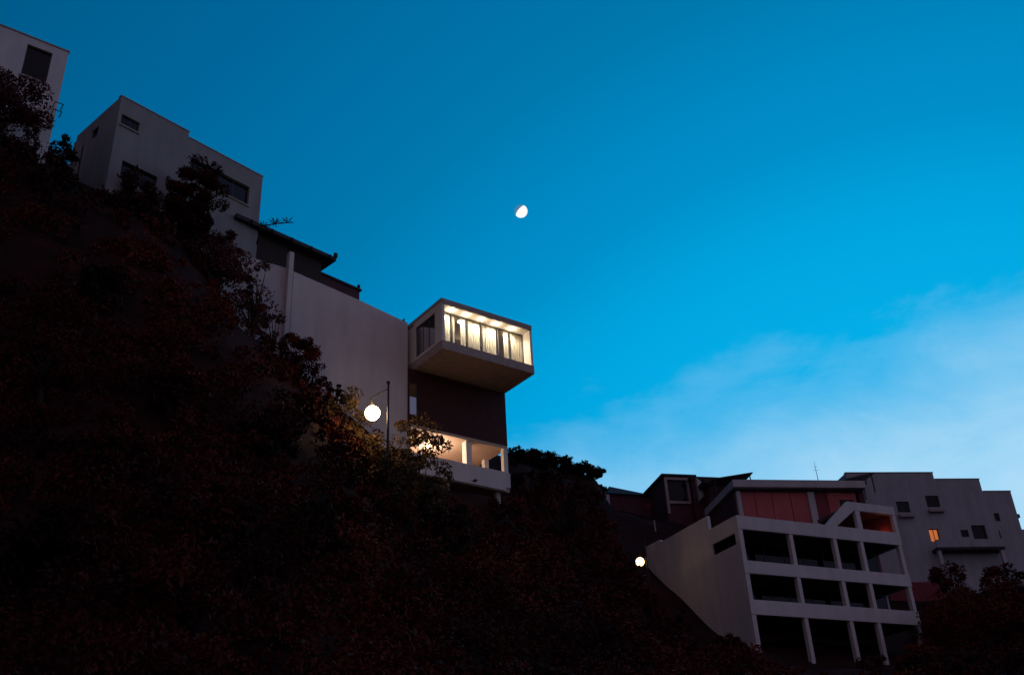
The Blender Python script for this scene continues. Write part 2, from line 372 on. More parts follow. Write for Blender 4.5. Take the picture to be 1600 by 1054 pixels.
# small dark fin at the junction
f = House('roof_vent', 'small dark metal roof vent beside glass box where white wall ends', 'vent', 632, 507, 66, 53, .6)
b = f.mb(); b.prism([(-.5, -.6), (-.5, -.12), (-.02, .46), (.02, .46), (.02, -.6)], 1, 0, .5); b.build('vent_hood', METAL, f.root)
f.part('vent_base', METAL, (-.6, .12, -.1, .6, -1.4, -.603))

# ------------------------------------------------------------------ dark timber house above the wall
t = House('timber_house', 'dark timber house with stepped flat roofs above long white wall', 'house', 517, 408, 70, 43, 9)
t.part('roof', ROOFT, (-7.6, 0, -.6, 6, -.28, 0))
t.part('wall', TIMBER, (-7.4, -.75, 0, 6, -8.8, -.283))
for i in range(5): t.part('rafter_end', TIMBER, (-6.6+i*1.5, -6.48+i*1.5, -.72, -.602, -.24, -.06))
t.part('roof_finial', TIMBER, (-.16, .06, -.66, -.5, -.02, .32))
p1 = t.L(505, 421, 1, .4); p2 = t.L(562, 447, 1, .4)
t.part('terrace_block', DARKR, (-.74, p2[0], .4, 6, -8.8, -1.05))
t.part('terrace_coping', ROOFT, (-.745, p2[0]+.12, .3, 6.1, -1.047, -.9))
t.part('post', TIMBER, (p2[0]-.1, p2[0]+.05, .4, .55, -.897, -.55))
# ------------------------------------------------------------------ white house upper left
B_ = House('hillside_house', 'white flat-roofed house with small square window and wide dark opening beside round bush', 'house', 190, 150, 66, 40, 9)
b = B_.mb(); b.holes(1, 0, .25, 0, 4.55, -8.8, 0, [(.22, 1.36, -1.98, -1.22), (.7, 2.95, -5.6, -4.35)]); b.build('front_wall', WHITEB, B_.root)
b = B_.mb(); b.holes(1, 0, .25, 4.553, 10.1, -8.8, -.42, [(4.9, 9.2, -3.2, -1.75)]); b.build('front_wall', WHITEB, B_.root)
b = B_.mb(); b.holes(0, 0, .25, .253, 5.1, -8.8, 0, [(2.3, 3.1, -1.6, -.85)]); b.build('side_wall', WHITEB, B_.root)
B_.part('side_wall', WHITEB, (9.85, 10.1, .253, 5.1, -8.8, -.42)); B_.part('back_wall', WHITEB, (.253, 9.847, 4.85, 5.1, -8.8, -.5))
B_.part('roof', CONC, (.253, 4.55, .253, 4.847, -.45, -.25)); B_.part('roof', CONC, (4.553, 9.847, .253, 4.847, -.9, -.68))
B_.part('step_wall', WHITEB, (4.3, 4.552, .253, 4.847, -.68, 0))
B_.part('coping', CONC, (-.04, 4.59, -.04, .26, .003, .06)); B_.part('coping', CONC, (4.592, 10.14, -.04, .26, -.417, -.36))
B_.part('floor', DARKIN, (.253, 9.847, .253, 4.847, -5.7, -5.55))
B_.window(.22, 1.36, -1.98, -1.22, y=.1, bars=1)
B_.window(.7, 2.95, -5.6, -4.35, y=.16, bars=1, sill=False)
B_.window(4.9, 9.2, -3.2, -1.75, y=.18, bars=3, sill=True)
B_.window(2.3, 3.1, -1.6, -.85, y=.1, bars=0, ax=0, sill=False)
B_.part('wall_lamp', METAL, (3.5, 3.66, -.14, -.003, -4.3, -4.0))
b = B_.mb(); q0 = B_.L(124, 240, 0, -.15); b.box(-.45, -.1, q0[1]-.1, q0[1]+.3, -8.8, -1.3); b.build('pillar', WHITEB, B_.root)
# ------------------------------------------------------------------ tower-like house, top left
A_ = House('tower_house', 'tall narrow white house with one tall dark window above reddish creeper', 'house', 103, 80, 62, 51.6, 9)
b = A_.mb(); b.holes(1, 0, .25, -6.5, .15, -8.8, 0, [(-1.85, -.6, -2.6, -.5)]); b.build('front_wall', WHITE, A_.root)
A_.part('side_wall', WHITE, (-.1, .15, .253, 5, -8.8, 0)); A_.part('side_wall', WHITE, (-6.5, -6.25, .253, 5, -8.8, 0)); A_.part('back_wall', WHITE, (-6.247, -.103, 4.75, 5, -8.8, -.02))
A_.part('roof', CONC, (-6.247, -.103, .253, 4.747, -.4, -.15)); A_.part('coping', CONC, (-6.55, .2, -.05, .26, .003, .07))
A_.window(-1.85, -.6, -2.6, -.5, y=.12, bars=0)
q = A_.L(90, 170, 1, -.02)
for zz in (0, -.5):
    b = A_.mb(); b.tube([(q[0]-.25, 0, q[2]+zz), (q[0]-.25, -.5, q[2]+zz), (q[0]+.15, -.5, q[2]+zz), (q[0]+.15, 0, q[2]+zz)], .03, 6); b.build('meter_bracket', METAL, A_.root)

# ------------------------------------------------------------------ white building with loggias, right
d = House('loggia_building', 'white stepped apartment building with open dark loggias and slender columns', 'apartment building', 1150, 804, 72, 64.5, 12)
LW = 14.4
bands = [(-.93, 0), (-3.95, -3.1), (-6.66, -5.7)]
for z0, z1 in bands:
    d.part('parapet_band', WHITE, (0, LW, 0, .24, z0, z1))
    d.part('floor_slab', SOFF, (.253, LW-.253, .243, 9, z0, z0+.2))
    d.part('side_band', WHITE, (LW-.25, LW, .243, 6, z0, z1))
xs = [.02, 4.24, 8.06, 10.46, LW-.36]
for (z0, z1) in [(-3.1, -.93), (-5.7, -3.95), (-12, -6.66)]:
    for i, x in enumerate(xs): d.part('column', WHITE, (x, x+(.3 if i else .34), .03, .36, z0+.003, z1-.003))
for z0, z1 in [(-3.1, -.93), (-5.7, -3.95)]:     # set-back glazed walls behind the loggias
    gw = d.part('glazed_wall', ALU, (.26, LW-.3, 2.35, 2.45, z1-.12, z1-.003), (.26, LW-.3, 2.35, 2.45, z0-.65, z0-.55))
    for i in range(9):
        x = .3+i*(LW-.65)/8; d.part('mullion', ALU, (x-.03, x+.03, 2.36, 2.44, z0-.55, z1-.12), parent=gw)
        if i < 8: d.part('pane', GLASSD, (x+.04, x+(LW-.65)/8-.04, 2.39, 2.40, z0-.55, z1-.12), parent=gw)
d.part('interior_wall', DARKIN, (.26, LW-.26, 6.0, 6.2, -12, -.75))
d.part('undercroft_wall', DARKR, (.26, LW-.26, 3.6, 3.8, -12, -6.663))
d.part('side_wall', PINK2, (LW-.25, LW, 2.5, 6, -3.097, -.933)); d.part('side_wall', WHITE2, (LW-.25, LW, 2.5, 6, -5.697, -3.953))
# left side wall with stepped top and strip window
SWT = WHITE
b = d.mb(); b.holes(0, -.003, .25, .243, 3.3, -11.5, 0, [(.45, 3.15, -1.9, -1.12)]); b.build('side_wall', SWT, d.root)
b = d.mb(); b.prism([(3.303, -11.5), (3.303, 1.02), (9.4, 1.02), (9.7, 1.25), (11.9, 1.3), (11.9, -11.5)], 0, -.003, .25); b.build('side_wall', SWT, d.root)
d.window(.45, 3.15, -1.9, -1.12, y=.08, ax=0, bars=2, sill=False, name='strip_window')
d.part('roof_deck', CONC, (.253, LW-.253, 3.3, 11.8, -.75, -.55))
# slanted roof-terrace frame at the right end
def fr(*q): p = d.L(*q, ax=1, val=0); return (p[0], p[2])
o1, o2, o3, o4 = fr(1290, 817), fr(1324, 784), fr(1394, 790), fr(1406, 832)
i1, i2 = fr(1301, 817.5), fr(1335, 797)
ztop = (o2[1]+o3[1])/2
b = d.mb(); b.prism([(o1[0], .003), (o2[0], ztop), (i2[0], ztop), (i2[0], ztop-.62), (i1[0]+.35, .003)], 1, 0, .3); b.build('slanted_beam', WHITE, d.root)
b = d.mb(); b.box(i2[0]+.003, LW+.0, 0, .3, ztop-.62, ztop); b.build('roof_beam', WHITE, d.root)
pxp = fr(1343, 815)[0]
d.part('post', WHITE, (pxp-.2, pxp+.22, .02, .3, .003, ztop-.623)); d.part('post', WHITE, (LW-.3, LW, .02, .3, .003, ztop-.623))
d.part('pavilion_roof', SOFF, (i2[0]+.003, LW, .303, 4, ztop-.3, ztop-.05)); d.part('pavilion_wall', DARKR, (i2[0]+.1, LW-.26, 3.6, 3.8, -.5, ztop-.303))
d.part('pavilion_wall', PINK2, (LW-.25, LW, .31, 3.9, .003, ztop-.303))
b = d.mb(); b.tube([(LW-.45, 1.0, .0), (LW-.45, 1.0, .12)], .1, 8); wl = b.build('wall_lamp', METAL, d.root)
b = d.mb(); b.tube([(LW-.45, 1.0, .12), (LW-.45, 1.0, .22)], .08, 8); b.build('bulb', emit('orange_bulb', (1, .35, .12), 10), wl)
spot_light('pavilion_light', (LW-.62, 1.3, .32+d.depth), d.root, 2.2, (1, .30, .12), .1)
HD = d
# ------------------------------------------------------------------ pink-walled house behind it
k = House('pink_house', 'pink walled house with flat grey roof and antenna behind white loggia building', 'house', 1143, 752, 88, 80, 7)
RW = 11.6
k.part('roof', WHITE2, (-.1, RW, -.5, 7, -.62, 0)); k.part('eave_shadow_board', ROOFT, (.1, RW-.1, -.1, .2, -.8, -.623))
k.part('side_wall', DARKR, (.1, .35, .3, 6.9, -6.8, -.623)); k.part('corner_post', WHITE2, (.25, .6, 0, .3, -6.8, -.803))
def kx(px_): return k.L(px_, 785, 1, .3)[0]
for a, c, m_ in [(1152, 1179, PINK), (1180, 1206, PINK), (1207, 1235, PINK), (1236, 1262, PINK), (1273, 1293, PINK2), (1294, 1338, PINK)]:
    if a == 1294:
        b = k.mb(); b.holes(1, .2, .45, kx(a), kx(c), -6.8, -.803, [(kx(1311), kx(1333), -2.5, -1.45)]); b.build('wall_panel', m_, k.root)
        k.window(kx(1311), kx(1333), -2.5, -1.45, y=.3, bars=1, sill=False)
    else: k.part('wall_panel', m_, (kx(a), kx(c), .2+.0*a, .45, -6.8, -.803))
k.part('post', WHITE2, (kx(1262.5), kx(1272.5), .05, .45, -6.8, -.803)); k.part('back_wall', DARKR, (.35, RW-.1, 6.6, 6.9, -6.8, -.623)); k.part('side_wall', DARKR, (RW-.35, RW-.1, .45, 6.6, -6.8, -.623))
# antenna on its roof
p = k.W(k.L(1278, 748, 2, .0)*np.array([1, 1, 1])); 
an = empty('roof_antenna', tuple(k.W((k.L(1278, 748, 1, 1.2)[0], 1.2, 0))), 0); tag(an, 'thin dark antenna mast on flat roof of pink house', 'antenna')
MB().tube([(0,0,-.05),(-.01,0,1.1),(-.03,0,2.35)], [.035,.026,.012], 6).build('mast', METAL, an)
bb = MB(); bb.tube([(-.25,0,1.55),(.25,0,1.62)], .014, 5); bb.tube([(-.16,0,1.85),(.16,0,1.9)], .012, 5); bb.build('cross_rods', METAL, an)
MB().box(-.1,.1,-.1,.1,-.01,.06).build('foot', METAL, an)
# tilted dark roof panels and flat roof behind
for (x0, y0, x1, y1, lab) in [(1113, 747, 1176, 737, 'dark tilted roof panel above left end of pink house'), (1322, 747, 1366, 737, 'dark tilted roof panel between pink house and stepped grey building')]:
    s_ = House('roof_panel', lab, 'roof panel', x0, y0, 92, 80, 1.2, 'tilted roof panels')
    wdt = s_.L(x1, y1, 1, 0)[0]; hh = s_.L(x1, y1, 1, 0)[2]
    b = s_.mb(); b.prism([(0, -.1), (0, .0), (wdt, hh), (wdt, hh-.1)], 1, 0, 2); b.build('panel', PANEL, s_.root)
    s_.part('support', METAL, (wdt-.3, wdt-.22, .1, .18, -1.2, hh-.12), (wdt-.3, wdt-.22, 1.8, 1.88, -1.2, hh-.12), (.2, .28, .1, .18, -1.2, -.08), (.2, .28, 1.8, 1.88, -1.2, -.08))
rb = House('rear_house', 'long low dark house with flat roof behind pink house', 'house', 1100, 748, 94, 80, 9)
rb.part('roof', ROOFT, (0, 15.5, 0, 8, -.35, 0)); rb.part('wall', DARKR, (.4, 15.2, .4, 7.8, -9, -.353))
# ------------------------------------------------------------------ stepped grey building, far right
e = House('stepped_building', 'grey stepped apartment building with small scattered windows and one lit orange', 'apartment building', 1457, 738, 110, 82, 17)
wins = [(-4.55, -3.25, -4.05, -2.95), (-1.42, -.05, -3.55, -2.38), (-1.9, -.9, -6.95, -5.7)]
b = e.mb(); b.holes(1, 0, .3, -9, 0, -16.8, 0, wins); b.build('front_wall', GREY, e.root)
b = e.mb(); b.holes(1, 0, .3, .003, 4.7, -16.8, -.69, [(1.3, 2.1, -6.55, -5.85), (2.5, 3.95, -7.0, -5.4), (-.5, -.4, -1, -1)][:2]); b.build('front_wall', GREY, e.root)
b = e.mb(); b.holes(1, 0, .3, 4.703, 7.65, -16.8, -1.97, [(5.2, 5.75, -5.0, -4.2)]); b.build('front_wall', GREY, e.root)
e.part('side_wall', GREY, (7.35, 7.65, .303, 8, -16.8, -1.97)); e.part('side_wall', GREY, (-9, -8.7, .303, 8, -16.8, 0))
e.part('step_wall', GREY, (-.3, 0, .303, 8, -2, 0)); e.part('step_wall', GREY, (4.4, 4.7, .303, 8, -3, -.69))
e.part('back_wall', GREY, (-8.7, 7.35, 7.7, 8, -16.8, -2.2))
e.part('roof', CONC, (-8.7, -.303, .303, 7.7, -.4, -.2)); e.part('roof', CONC, (.003, 4.397, .303, 7.7, -1.1, -.9)); e.part('roof', CONC, (4.703, 7.347, .303, 7.7, -2.4, -2.2))
e.part('coping', CONC, (-9.05, .05, -.05, .35, .003, .07)); e.part('coping', CONC, (.053, 4.75, -.05, .35, -.687, -.62)); e.part('coping', CONC, (4.753, 7.7, -.05, .35, -1.967, -1.9))
for q in wins[:2]:
    e.window(*q, y=.14, bars=1, sill=False); e.part('window_ledge', CONC, (q[0]-.05, q[1]+.15, -.4, -.003, q[2]-.55, q[2]-.25))
lw = e.window(*wins[2], y=.14, bars=1, sill=False, glass=GLASS, name='lit_window'); lw['label'] = 'window lit orange from inside'
e.part('blind', ORNG, (wins[2][0]+.03, wins[2][1]-.03, .32, .34, wins[2][2], wins[2][3]), parent=lw)
e.window(1.3, 2.1, -6.55, -5.85, y=.14, bars=0, sill=False); e.window(2.5, 3.95, -7.0, -5.4, y=.2, bars=1, sill=False); e.window(5.2, 5.75, -5.0, -4.2, y=.14, bars=0, sill=False)
bal = e.part('balcony', ROOFT, (-2.1, 4.7, -1.1, -.003, -8.1, -7.85))
e.part('balcony_parapet', GREY, (-2.1, 4.7, -1.1, -.95, -7.847, -7.1), parent=bal)
e.part('post', METAL, (4.55, 4.63, -1.05, -.97, -7.097, -6.3), parent=bal)
for x in (-1.9, 4.4): e.part('porch_column', WHITE2, (x-.16, x+.16, -1.0, -.68, -14, -8.103))
e.part('porch_wall_red_glow', PINK2, (-7.5, -1.5, -.35, -.003, -16.8, -10.9))  # red glow at the foot of the building put into the wall colour
e.part('roof_tank', METAL, (7.2, 8.3, .6, 1.8, -4.45, -4.1)); 
e.part('annex', GREY, (7.653, 9.5, .8, 7, -16.8, -5.6))
# ------------------------------------------------------------------ dark houses in the saddle
f1 = House('hipped_house', 'dark red house with low hipped roof beside wooded ridge', 'house', 950, 762, 98, 74, 8)
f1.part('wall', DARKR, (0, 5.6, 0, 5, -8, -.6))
b = f1.mb(); b.add([(-.3,-.3,-.597),(5.9,-.3,-.597),(5.9,5.3,-.597),(-.3,5.3,-.597),(.9,2,.95),(4.6,2.4,.55)], [(0,1,5,4),(1,2,5),(2,3,4,5),(3,0,4),(3,2,1,0)]); b.build('roof', ROOFT, f1.root)
f1.part('pale_panel', WHITE2, (-.7, -.02, -.2, .2, -3.6, -.7))
b = f1.mb(); f1.part('shutter', PINK2, (3.6, 5.2, -.05, -.003, -1.9, -1.3))
f2 = House('frame_house', 'dark house with pale square frame around its upper window', 'house', 1036, 744, 96, 76, 9)
b = f2.mb(); b.holes(1, 0, .2, 0, 3.0, -9, 0, [(.3, 2.1, -2.3, -.4)]); b.build('wall', DARKR, f2.root); f2.part('wall', DARKR, (0, .2, .203, 5, -9, 0)); f2.part('wall', DARKR, (2.8, 3.0, .203, 5, -9, 0)); f2.part('wall', DARKR, (.203, 2.797, 4.8, 5, -9, 0))
f2.part('roof', ROOFT, (-.2, 3.2, -.2, 5.2, .003, .22)); f2.window(.3, 2.1, -2.3, -.4, y=.1, bars=1, sill=False)
f2.part('pale_frame', CONC, (.02, .27, -.14, -.003, -3.6, -.1), (.27, 2.2, -.14, -.003, -.32, -.1), (.27, 2.2, -.14, -.003, -2.6, -2.38), (2.2, 2.4, -.14, -.003, -2.6, -.1))
f3 = House('gabled_house', 'dark house with pale triangular gable next to pink house', 'house', 1080, 742, 96, 76, 9)
f3.part('wall', DARKR, (0, 3.4, 0.1, 5, -9, -.4)); f3.part('roof', ROOFT, (-.1, 3.6, 0, 5.1, -.397, -.1))
gg = [f3.L(*q, ax=1, val=-.3) for q in [(1088, 746), (1111, 763), (1094, 781)]]
b = f3.mb(); b.prism([(p_[0], p_[2]) for p_ in gg][::-1], 1, -.3, .08); b.build('gable', WHITE2, f3.root)
# ------------------------------------------------------------------ street lamps and pole
def globe(mb_, c, r, n=16, m_=10):
    vs, fs = [], []
    for i in range(m_+1):
        a = math.pi*i/m_
        for j in range(n): t = 2*math.pi*j/n; vs.append((c[0]+r*math.sin(a)*math.cos(t), c[1]+r*math.sin(a)*math.sin(t), c[2]+r*math.cos(a)))
    for i in range(m_):
        for j in range(n): fs.append((i*n+j, i*n+(j+1) % n, (i+1)*n+(j+1) % n, (i+1)*n+j))
    return mb_.add(vs, fs)
def street_lamp(label, lamp_px, pole_px, arm_px, t, r, m):
    P0 = PT(*pole_px, t); zb = float(height(P0[0], P0[1])) - .2
    root = empty('street_lamp', (P0[0], P0[1], zb)); tag(root, label, 'street lamp', 'street lamps on the hillside')
    hgt = P0[2]-zb
    MB().tube([(0,0,0),(0,0,hgt*.5),(0,0,hgt)], [.075,.065,.05], 10).build('pole', METAL, root)
    MB().box(-.09,.09,-.09,.09,hgt-.02,hgt+.06).build('pole_cap', METAL, root)
    A = PT(*arm_px, t)-np.array([P0[0],P0[1],zb]); L = PT(*lamp_px, t)-np.array([P0[0],P0[1],zb])
    MB().tube([(0,0,A[2]+.35),(A[0]*.5,A[1]*.5,A[2]+.22),(A[0],A[1],A[2])], .03, 7).build('arm', METAL, root)
    MB().tube([(A[0],A[1],A[2]),(L[0],L[1],L[2]+r*.9)], [.05,.09], 8).build('lamp_holder', METAL, root)
    globe(MB(), tuple(L), r, 36, 22).build('globe', m, root, smooth=True)
    return root
street_lamp('lit globe street lamp hanging from pole arm in front of long white wall', (582, 645), (607, 598), (580, 622), 50, .36, LAMPM)
street_lamp('small lit street lamp beside sloping side wall of loggia building', (1000, 877), (1007, 846), (1001, 858), 74, .30, LAMP2M)
pp = PT(1022, 812, 88); zb = float(height(pp[0], pp[1]))-.2; ph_ = pp[2]-zb
up_ = empty('utility_pole', (pp[0], pp[1], zb)); tag(up_, 'slim pale utility pole behind side wall of loggia building', 'pole')
MB().tube([(0,0,0),(0,0,ph_)], [.08,.055], 8).build('shaft', CONC, up_); MB().box(-.5,.5,-.04,.04,ph_-.4,ph_-.33).build('crossarm', METAL, up_)

# ------------------------------------------------------------------ moon
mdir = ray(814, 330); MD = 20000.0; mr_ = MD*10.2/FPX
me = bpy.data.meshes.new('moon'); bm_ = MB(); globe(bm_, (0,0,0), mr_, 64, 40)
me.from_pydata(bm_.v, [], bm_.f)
me.materials.append(emit('moon_painted_lit', (1.0, .985, .96), 1.0)); me.materials.append(emit('moon_painted_shade', (.075, .20, .36), 1.0))
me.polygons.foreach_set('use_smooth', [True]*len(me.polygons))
sdir = Vector(tuple(RT*.70 - UP*.62 - FW*.30)).normalized()          # phase painted as emission: faces towards lower right bright, the rest dim
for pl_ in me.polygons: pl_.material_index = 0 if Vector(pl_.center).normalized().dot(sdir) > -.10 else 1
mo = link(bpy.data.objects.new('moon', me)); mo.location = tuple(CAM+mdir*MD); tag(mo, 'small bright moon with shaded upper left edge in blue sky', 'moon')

# ------------------------------------------------------------------ vegetation
def leafmat(name, c0, c1, scale=1.3):
    m = bpy.data.materials.new(name); m.use_nodes = True; t = m.node_tree; b = t.nodes['Principled BSDF']
    b.inputs['Roughness'].default_value = .65; b.inputs['Specular IOR Level'].default_value = .05
    co = t.nodes.new('ShaderNodeNewGeometry'); no = t.nodes.new('ShaderNodeTexNoise'); no.inputs['Scale'].default_value = scale; no.inputs['Detail'].default_value = 4
    t.links.new(co.outputs['Position'], no.inputs['Vector'])
    rp = t.nodes.new('ShaderNodeValToRGB'); t.links.new(no.outputs['Fac'], rp.inputs[0])
    rp.color_ramp.elements[0].position = .35; rp.color_ramp.elements[1].position = .68
    rp.color_ramp.elements[0].color = (*c0, 1); rp.color_ramp.elements[1].color = (*c1, 1)
    t.links.new(rp.outputs[0], b.inputs['Base Color']); return m
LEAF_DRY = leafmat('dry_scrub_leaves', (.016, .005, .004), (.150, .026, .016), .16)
LEAF_DARK = leafmat('dark_leaves', (.018, .010, .007), (.050, .026, .016))
LEAF_PINK = leafmat('reddish_flowering_leaves', (.035, .012, .010), (.17, .05, .055), 2.2)
LEAF_OLIVE = leafmat('olive_leaves', (.05, .035, .016), (.15, .095, .05), 2.5)
BARK = mat('bark', (.05, .032, .024), var=.4, scale=6, bump=.5, rough=.95)
def leaf_quads(pts, size, flat=.0):
    """one leaf-shaped face (kite) at each point, random orientation"""
    n = len(pts); a = rng.normal(size=(n, 3)); a /= np.linalg.norm(a, axis=1)[:, None]
    c = rng.normal(size=(n, 3)); bvec = np.cross(a, c); bvec /= np.linalg.norm(bvec, axis=1)[:, None]
    s = size*rng.uniform(.6, 1.4, n)[:, None]
    q = np.stack([pts-a*s, pts+bvec*s*.5-a*s*.1, pts+a*s, pts-bvec*s*.5-a*s*.1], 1)
    return q.reshape(-1, 3)
def quads_mesh(name, v, m):
    me = bpy.data.meshes.new(name); n = len(v)
    me.vertices.add(n); me.vertices.foreach_set('co', v.astype('f').ravel())
    me.loops.add(n); me.loops.foreach_set('vertex_index', np.arange(n, dtype='i'))
    me.polygons.add(n//4); me.polygons.foreach_set('loop_start', np.arange(0, n, 4, dtype='i'))
    try: me.polygons.foreach_set('loop_total', np.full(n//4, 4, dtype='i'))
    except Exception: pass
    me.update(); me.validate(); me.materials.append(m); return me
def blob(n, rad):                          # points mostly near the shell of an ellipsoid
    p = rng.normal(size=(n, 3)); p /= np.linalg.norm(p, axis=1)[:, None]
    return p*(rng.uniform(.15, 1, n)**.45)[:, None]*np.asarray(rad)
def tree(name, label, cat, base, hgt, rad, m, leaves=3500, leaf=.11, clumps=26, trunk=.4, group=None, flat=.75):
    """tapered trunk, limbs and a crown of leaf clumps round the limb ends"""
    root = empty(name, tuple(base)); tag(root, label, cat, group)
    th = hgt*trunk; top = Vector((random.uniform(-.2, .2)*rad, random.uniform(-.2, .2)*rad, th))
    B = MB(); B.tube([(0, 0, -.4), (top.x*.4, top.y*.4, th*.5), tuple(top)], [hgt*.035+.02, hgt*.028+.015, hgt*.02+.012], 8)
    ends = []
    cz = (hgt+th)/2; rz = (hgt-th)/2*1.15
    for i in range(clumps):
        p = rng.normal(size=3); p /= np.linalg.norm(p); p *= rng.uniform(.45, 1)
        e_ = Vector((p[0]*rad, p[1]*rad, cz+p[2]*rz*flat)); ends.append(e_)
        if i < 14:
            mid = top.lerp(e_, .5)+Vector((random.uniform(-.12, .12)*rad, random.uniform(-.12, .12)*rad, .1*rz))
            B.tube([tuple(top-Vector((0, 0, .05*i*th*.3))), tuple(mid), tuple(e_)], [hgt*.014+.008, hgt*.008+.006, .005], 5)
    B.build('trunk', BARK, root, smooth=True)
    per = leaves//clumps; vs = []
    for e_ in ends:
        rr = rad*rng.uniform(.20, .40); k_ = int(per*rng.uniform(.5, 1.5))
        vs.append(leaf_quads(blob(k_, (rr, rr, rr*.7))+np.array(e_), leaf))
    o = link(bpy.data.objects.new('crown', quads_mesh('crown', np.concatenate(vs), m))); o.parent = root
    return root
def on_ground(px_, py_, t=None):
    if t is None: return hit(px_, py_)
    p = PT(px_, py_, t); return np.array([p[0], p[1], float(height(p[0], p[1]))])
def tree_px(name, label, cat, cx, cy, ry, t, rad, m, **kw):
    """crown centred at pixel (cx, cy) with half height ry pixels at distance t; the trunk runs down to the hillside"""
    p = PT(cx, cy, t); zb = float(height(p[0], p[1])); top = p[2]+ry*t/FPX; low = p[2]-ry*t/FPX
    hgt = max(top-zb, .8); tr = min(.7, max(.12, (low-zb)/hgt))
    if cat in ('bush', 'shrub') or 'olive-leaved' in label or name == 'ridge_tree':
        hgt = min(hgt, 2*ry*t/FPX*1.9+.6); zb2 = top-hgt; tr = .08; kw.setdefault('flat', 1.0)
        if zb2 > zb: zb2 = zb; hgt = top-zb
        kw['leaves'] = int(kw['leaves']*1.3)
    return tree(name, label, cat, (p[0], p[1], zb-.05), hgt, rad, m, trunk=tr, **kw)
BR = 'bushes on the hillside'
tree_px('creeper_bush', 'reddish flowering bush covering the foot of tall narrow white house', 'bush', 10, 178, 56, 57, 2.1, LEAF_PINK, leaves=10000, leaf=.09, clumps=70)
tree_px('bush', 'dark bush in gap between narrow white house and house with square window', 'bush', 103, 235, 22, 60, .8, LEAF_DARK, leaves=1600, leaf=.09)
tree_px('bush', 'round dark reddish bush covering left part of wide dark opening', 'bush', 308, 298, 46, 63, 1.6, LEAF_DRY, leaves=9000, leaf=.10, clumps=60)
tree_px('bush', 'dark low shrub under dark ground-floor window of house with square window', 'bush', 215, 300, 18, 63, 1.5, LEAF_DRY, leaves=2500, leaf=.10)
tree_px('bush', 'dark reddish bush under sill of wide dark opening beside timber house', 'bush', 358, 372, 22, 62, 1.2, LEAF_DRY, leaves=3000, leaf=.095, clumps=40)
tree_px('bush', 'wide dark bush below round bush at foot of house with square window', 'bush', 290, 345, 24, 62, 1.5, LEAF_DRY, leaves=3400, leaf=.095, clumps=40)
tree_px('flowering_shrub', 'pinkish leaved shrub spilling over left end of long white wall', 'shrub', 330, 425, 50, 57, 2.2, LEAF_PINK, leaves=4200, leaf=.085, clumps=34)
tree_px('flowering_shrub', 'sparse reddish branches reaching across long white wall below pale pillar', 'shrub', 385, 480, 45, 56.5, 1.7, LEAF_PINK, leaves=1800, leaf=.08, clumps=26)
tree_px('shrub', 'dark shrub at foot of long white wall uphill of globe lamp', 'shrub', 455, 560, 42, 55.5, 1.5, LEAF_DRY, leaves=3000, leaf=.09)
tree_px('shrub', 'dark shrub just uphill of globe street lamp lit warm on one side', 'shrub', 530, 640, 36, 52.5, 1.4, LEAF_OLIVE, leaves=2800, leaf=.08)
tree_px('tree', 'small olive-leaved tree beside globe lamp hiding terrace corner', 'tree', 655, 708, 50, 51.2, 1.55, LEAF_OLIVE, leaves=5600, leaf=.085, clumps=44)
tree_px('shrub', 'olive shrub around pole of globe street lamp, lit warm from above', 'shrub', 596, 715, 36, 50.9, 1.3, LEAF_OLIVE, leaves=3000, leaf=.08, clumps=34)
tree_px('shrub', 'dark olive shrub hiding lower half of globe street lamp pole', 'shrub', 612, 728, 42, 48.6, 1.15, LEAF_OLIVE, leaves=3200, leaf=.08, clumps=40)
tree_px('shrub', 'pale leaved shrub on dark slope below terrace of glass box house', 'shrub', 628, 795, 24, 48.5, .75, LEAF_OLIVE, leaves=900, leaf=.08)
tree_px('shrub', 'olive shrub right below and behind globe street lamp on white wall side', 'shrub', 566, 700, 34, 52.0, 1.1, LEAF_OLIVE, leaves=2600, leaf=.075, clumps=34)
for cx, cy, ry, t, rad, m_, lab in [(402, 425, 22, 58, .8, LEAF_PINK, 'small reddish shrub against white wall left of pale pillar'),
        (425, 505, 26, 57.5, .9, LEAF_PINK, 'loose reddish shrub against white wall directly below pale pillar'),
        (458, 535, 20, 57, .7, LEAF_DARK, 'small dark shrub against white wall right below pale pillar foot'),
        (492, 588, 24, 56.5, .8, LEAF_DRY, 'dark reddish shrub against white wall halfway between pillar and globe lamp'),
        (520, 612, 18, 56, .6, LEAF_DARK, 'low dark twiggy shrub against white wall near globe lamp')]:
    tree_px('shrub', lab, 'shrub', cx, cy, ry, t, rad, m_, leaves=1100, leaf=.075, clumps=22, group=BR)
for cx, cy, hh, rr in [(60, 640, 3.2, 1.5), (150, 500, 2.6, 1.2), (180, 790, 2.4, 1.2), (265, 660, 3.0, 1.4), (330, 880, 2.2, 1.1), (95, 920, 2.2, 1.2), (420, 740, 2.8, 1.2),
                       (480, 900, 2.4, 1.2), (560, 850, 2.6, 1.1), (700, 890, 3.0, 1.4), (770, 970, 3.0, 1.5), (880, 860, 3.4, 1.6), (620, 1000, 2.2, 1.2), (250, 1000, 1.8, 1.0)]:
    tree('slope_tree', 'small dark tree rising out of the scrub on the open slope', 'tree', hit(cx, cy)-np.array([0, 0, .1]), hh, rr, random.choice([LEAF_DARK, LEAF_DRY]), leaves=1900, leaf=.10, clumps=30, trunk=.3, group='small trees in the scrub', flat=.95)
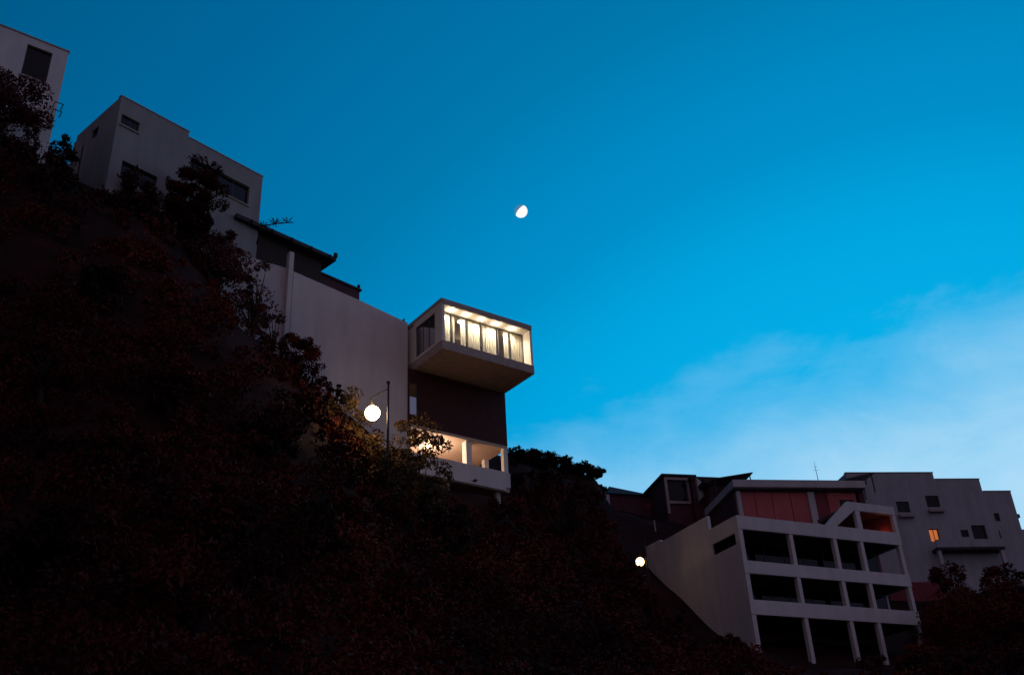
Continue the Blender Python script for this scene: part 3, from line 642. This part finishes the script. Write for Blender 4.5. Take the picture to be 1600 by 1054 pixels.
for i, (cx, cy, ry, t, rad, lab) in enumerate([(812, 716, 12, 80, 1.3, 'dark tree on ridge touching corner of glass box house'), (838, 722, 14, 84, 1.5, 'taller dark tree on ridge beside glass box house'),
        (868, 731, 15, 88, 1.7, 'dark broad tree at middle of wooded ridge'), (897, 740, 13, 91, 1.6, 'low dark tree on descending part of wooded ridge'),
        (922, 748, 12, 92, 1.3, 'dark tree at lower end of wooded ridge beside hipped house')]):
    tree_px('ridge_tree', lab, 'tree', cx, cy, ry, t, rad, LEAF_DARK, leaves=2200, leaf=.12, group='trees along the ridge')
tree_px('tree', 'large dark bushy tree at right foot of loggia building', 'tree', 1525, 985, 62, 78, 4.0, LEAF_DRY, leaves=9000, leaf=.13, clumps=44)
tree_px('tree', 'dark tree in front of porch under balcony of stepped grey building', 'tree', 1487, 905, 34, 97, 1.7, LEAF_DRY, leaves=2600, leaf=.12)
tree_px('tree', 'dark tree at right end of porch of stepped grey building', 'tree', 1563, 915, 34, 97, 2.0, LEAF_DRY, leaves=3000, leaf=.12)
tree_px('bush', 'dark bush under right end of loggia building beside last column', 'bush', 1440, 1035, 28, 70, 1.6, LEAF_DRY, leaves=2600, leaf=.11)
tree_px('bush', 'reddish bush between columns under loggia building', 'bush', 1362, 1040, 16, 69, .9, LEAF_PINK, leaves=1200, leaf=.1)
tree_px('bush', 'small dark bush at foot of sloping side wall below small street lamp', 'bush', 1068, 962, 14, 69, .5, LEAF_DARK, leaves=700, leaf=.09)
# yucca on the roof edge beside the white house
yp = PT(404, 352, 66); yr = empty('yucca', (yp[0], yp[1], yp[2]-1.4)); tag(yr, 'spiky yucca leaning out beside lower corner of house with square window', 'plant')
uu = RT
st = [np.zeros(3), np.array([.1, 0, 1.3]), np.array([.1, 0, 1.4])+RT*.9+UP*.1, np.array([.1, 0, 1.4])+RT*1.7+UP*.15]
MB().tube([tuple(s_) for s_ in st], [.07, .06, .045, .03], 7).build('stem', BARK, yr, smooth=True)
for s0, k_ in ((st[1]+RT*.25, 9), (st[2], 12), (st[3], 13)):
    for i in range(k_):
        a = 2*math.pi*i/k_+random.uniform(-.2, .2); dv = Vector((math.cos(a), math.sin(a), random.uniform(.1, 1.1))).normalized()
        sd = dv.cross(Vector((0, 0, 1))).normalized()*.035; p0 = Vector(tuple(s0)); ln = random.uniform(.45, .7)
        p1 = p0+dv*ln*.55; p2 = p0+dv*ln+Vector((0, 0, -.16*ln)); nn = dv.cross(sd).normalized()*.008
        MB().add([tuple(p0-sd*.6), tuple(p0+sd*.6), tuple(p1+sd), tuple(p1-sd), tuple(p2), tuple(p1+nn)], [(0,1,2,5),(0,5,3),(5,2,4),(3,5,4)]).build('leaf', LEAF_DARK, yr)
# scrub covering the slope: stuff
VEG = np.array([(-300,100),(0,135),(75,160),(85,240),(130,290),(165,275),(245,305),(275,325),(310,390),(345,455),(385,520),(450,560),(520,610),(560,655),(640,735),(680,765),(790,775),
                (800,712),(940,752),(948,815),(1010,905),(1085,992),(1170,985),(1195,1030),(1300,1048),(1430,1052),(1440,985),(1475,925),(1560,920),(1700,900)], float)
vs = []; cnt = 0
while cnt < 7600:
    x, y = rng.uniform(-62, 62), rng.uniform(16, 118)
    if math.hypot(x, y) < 19: continue
    if rng.uniform() > (40/math.hypot(x, y))**.5: continue
    z = float(height(x, y)); s = .22+1.05*rng.uniform()**1.3; pxx, pyy, dz = project((x, y, z))
    if dz < 5 or pxx < -250 or pxx > 1850 or pyy > 1250: continue
    lim = np.interp(pxx, VEG[:, 0], VEG[:, 1]); top = pyy-s*1.5*FPX/dz
    if top < lim: continue
    k_ = int((60+90*s)*min(1.8, max(1, 50/math.hypot(x, y)))); rr = (s, s, s*.8)
    sub = []
    for _ in range(4):
        sub.append(blob(k_//4, np.array(rr)*rng.uniform(.4, .7))+rng.normal(size=3)*np.array(rr)*.42)
    vs.append(leaf_quads(np.concatenate(sub)+np.array([x, y, z+s*.5]), .045+.0014*math.hypot(x, y))); cnt += 1
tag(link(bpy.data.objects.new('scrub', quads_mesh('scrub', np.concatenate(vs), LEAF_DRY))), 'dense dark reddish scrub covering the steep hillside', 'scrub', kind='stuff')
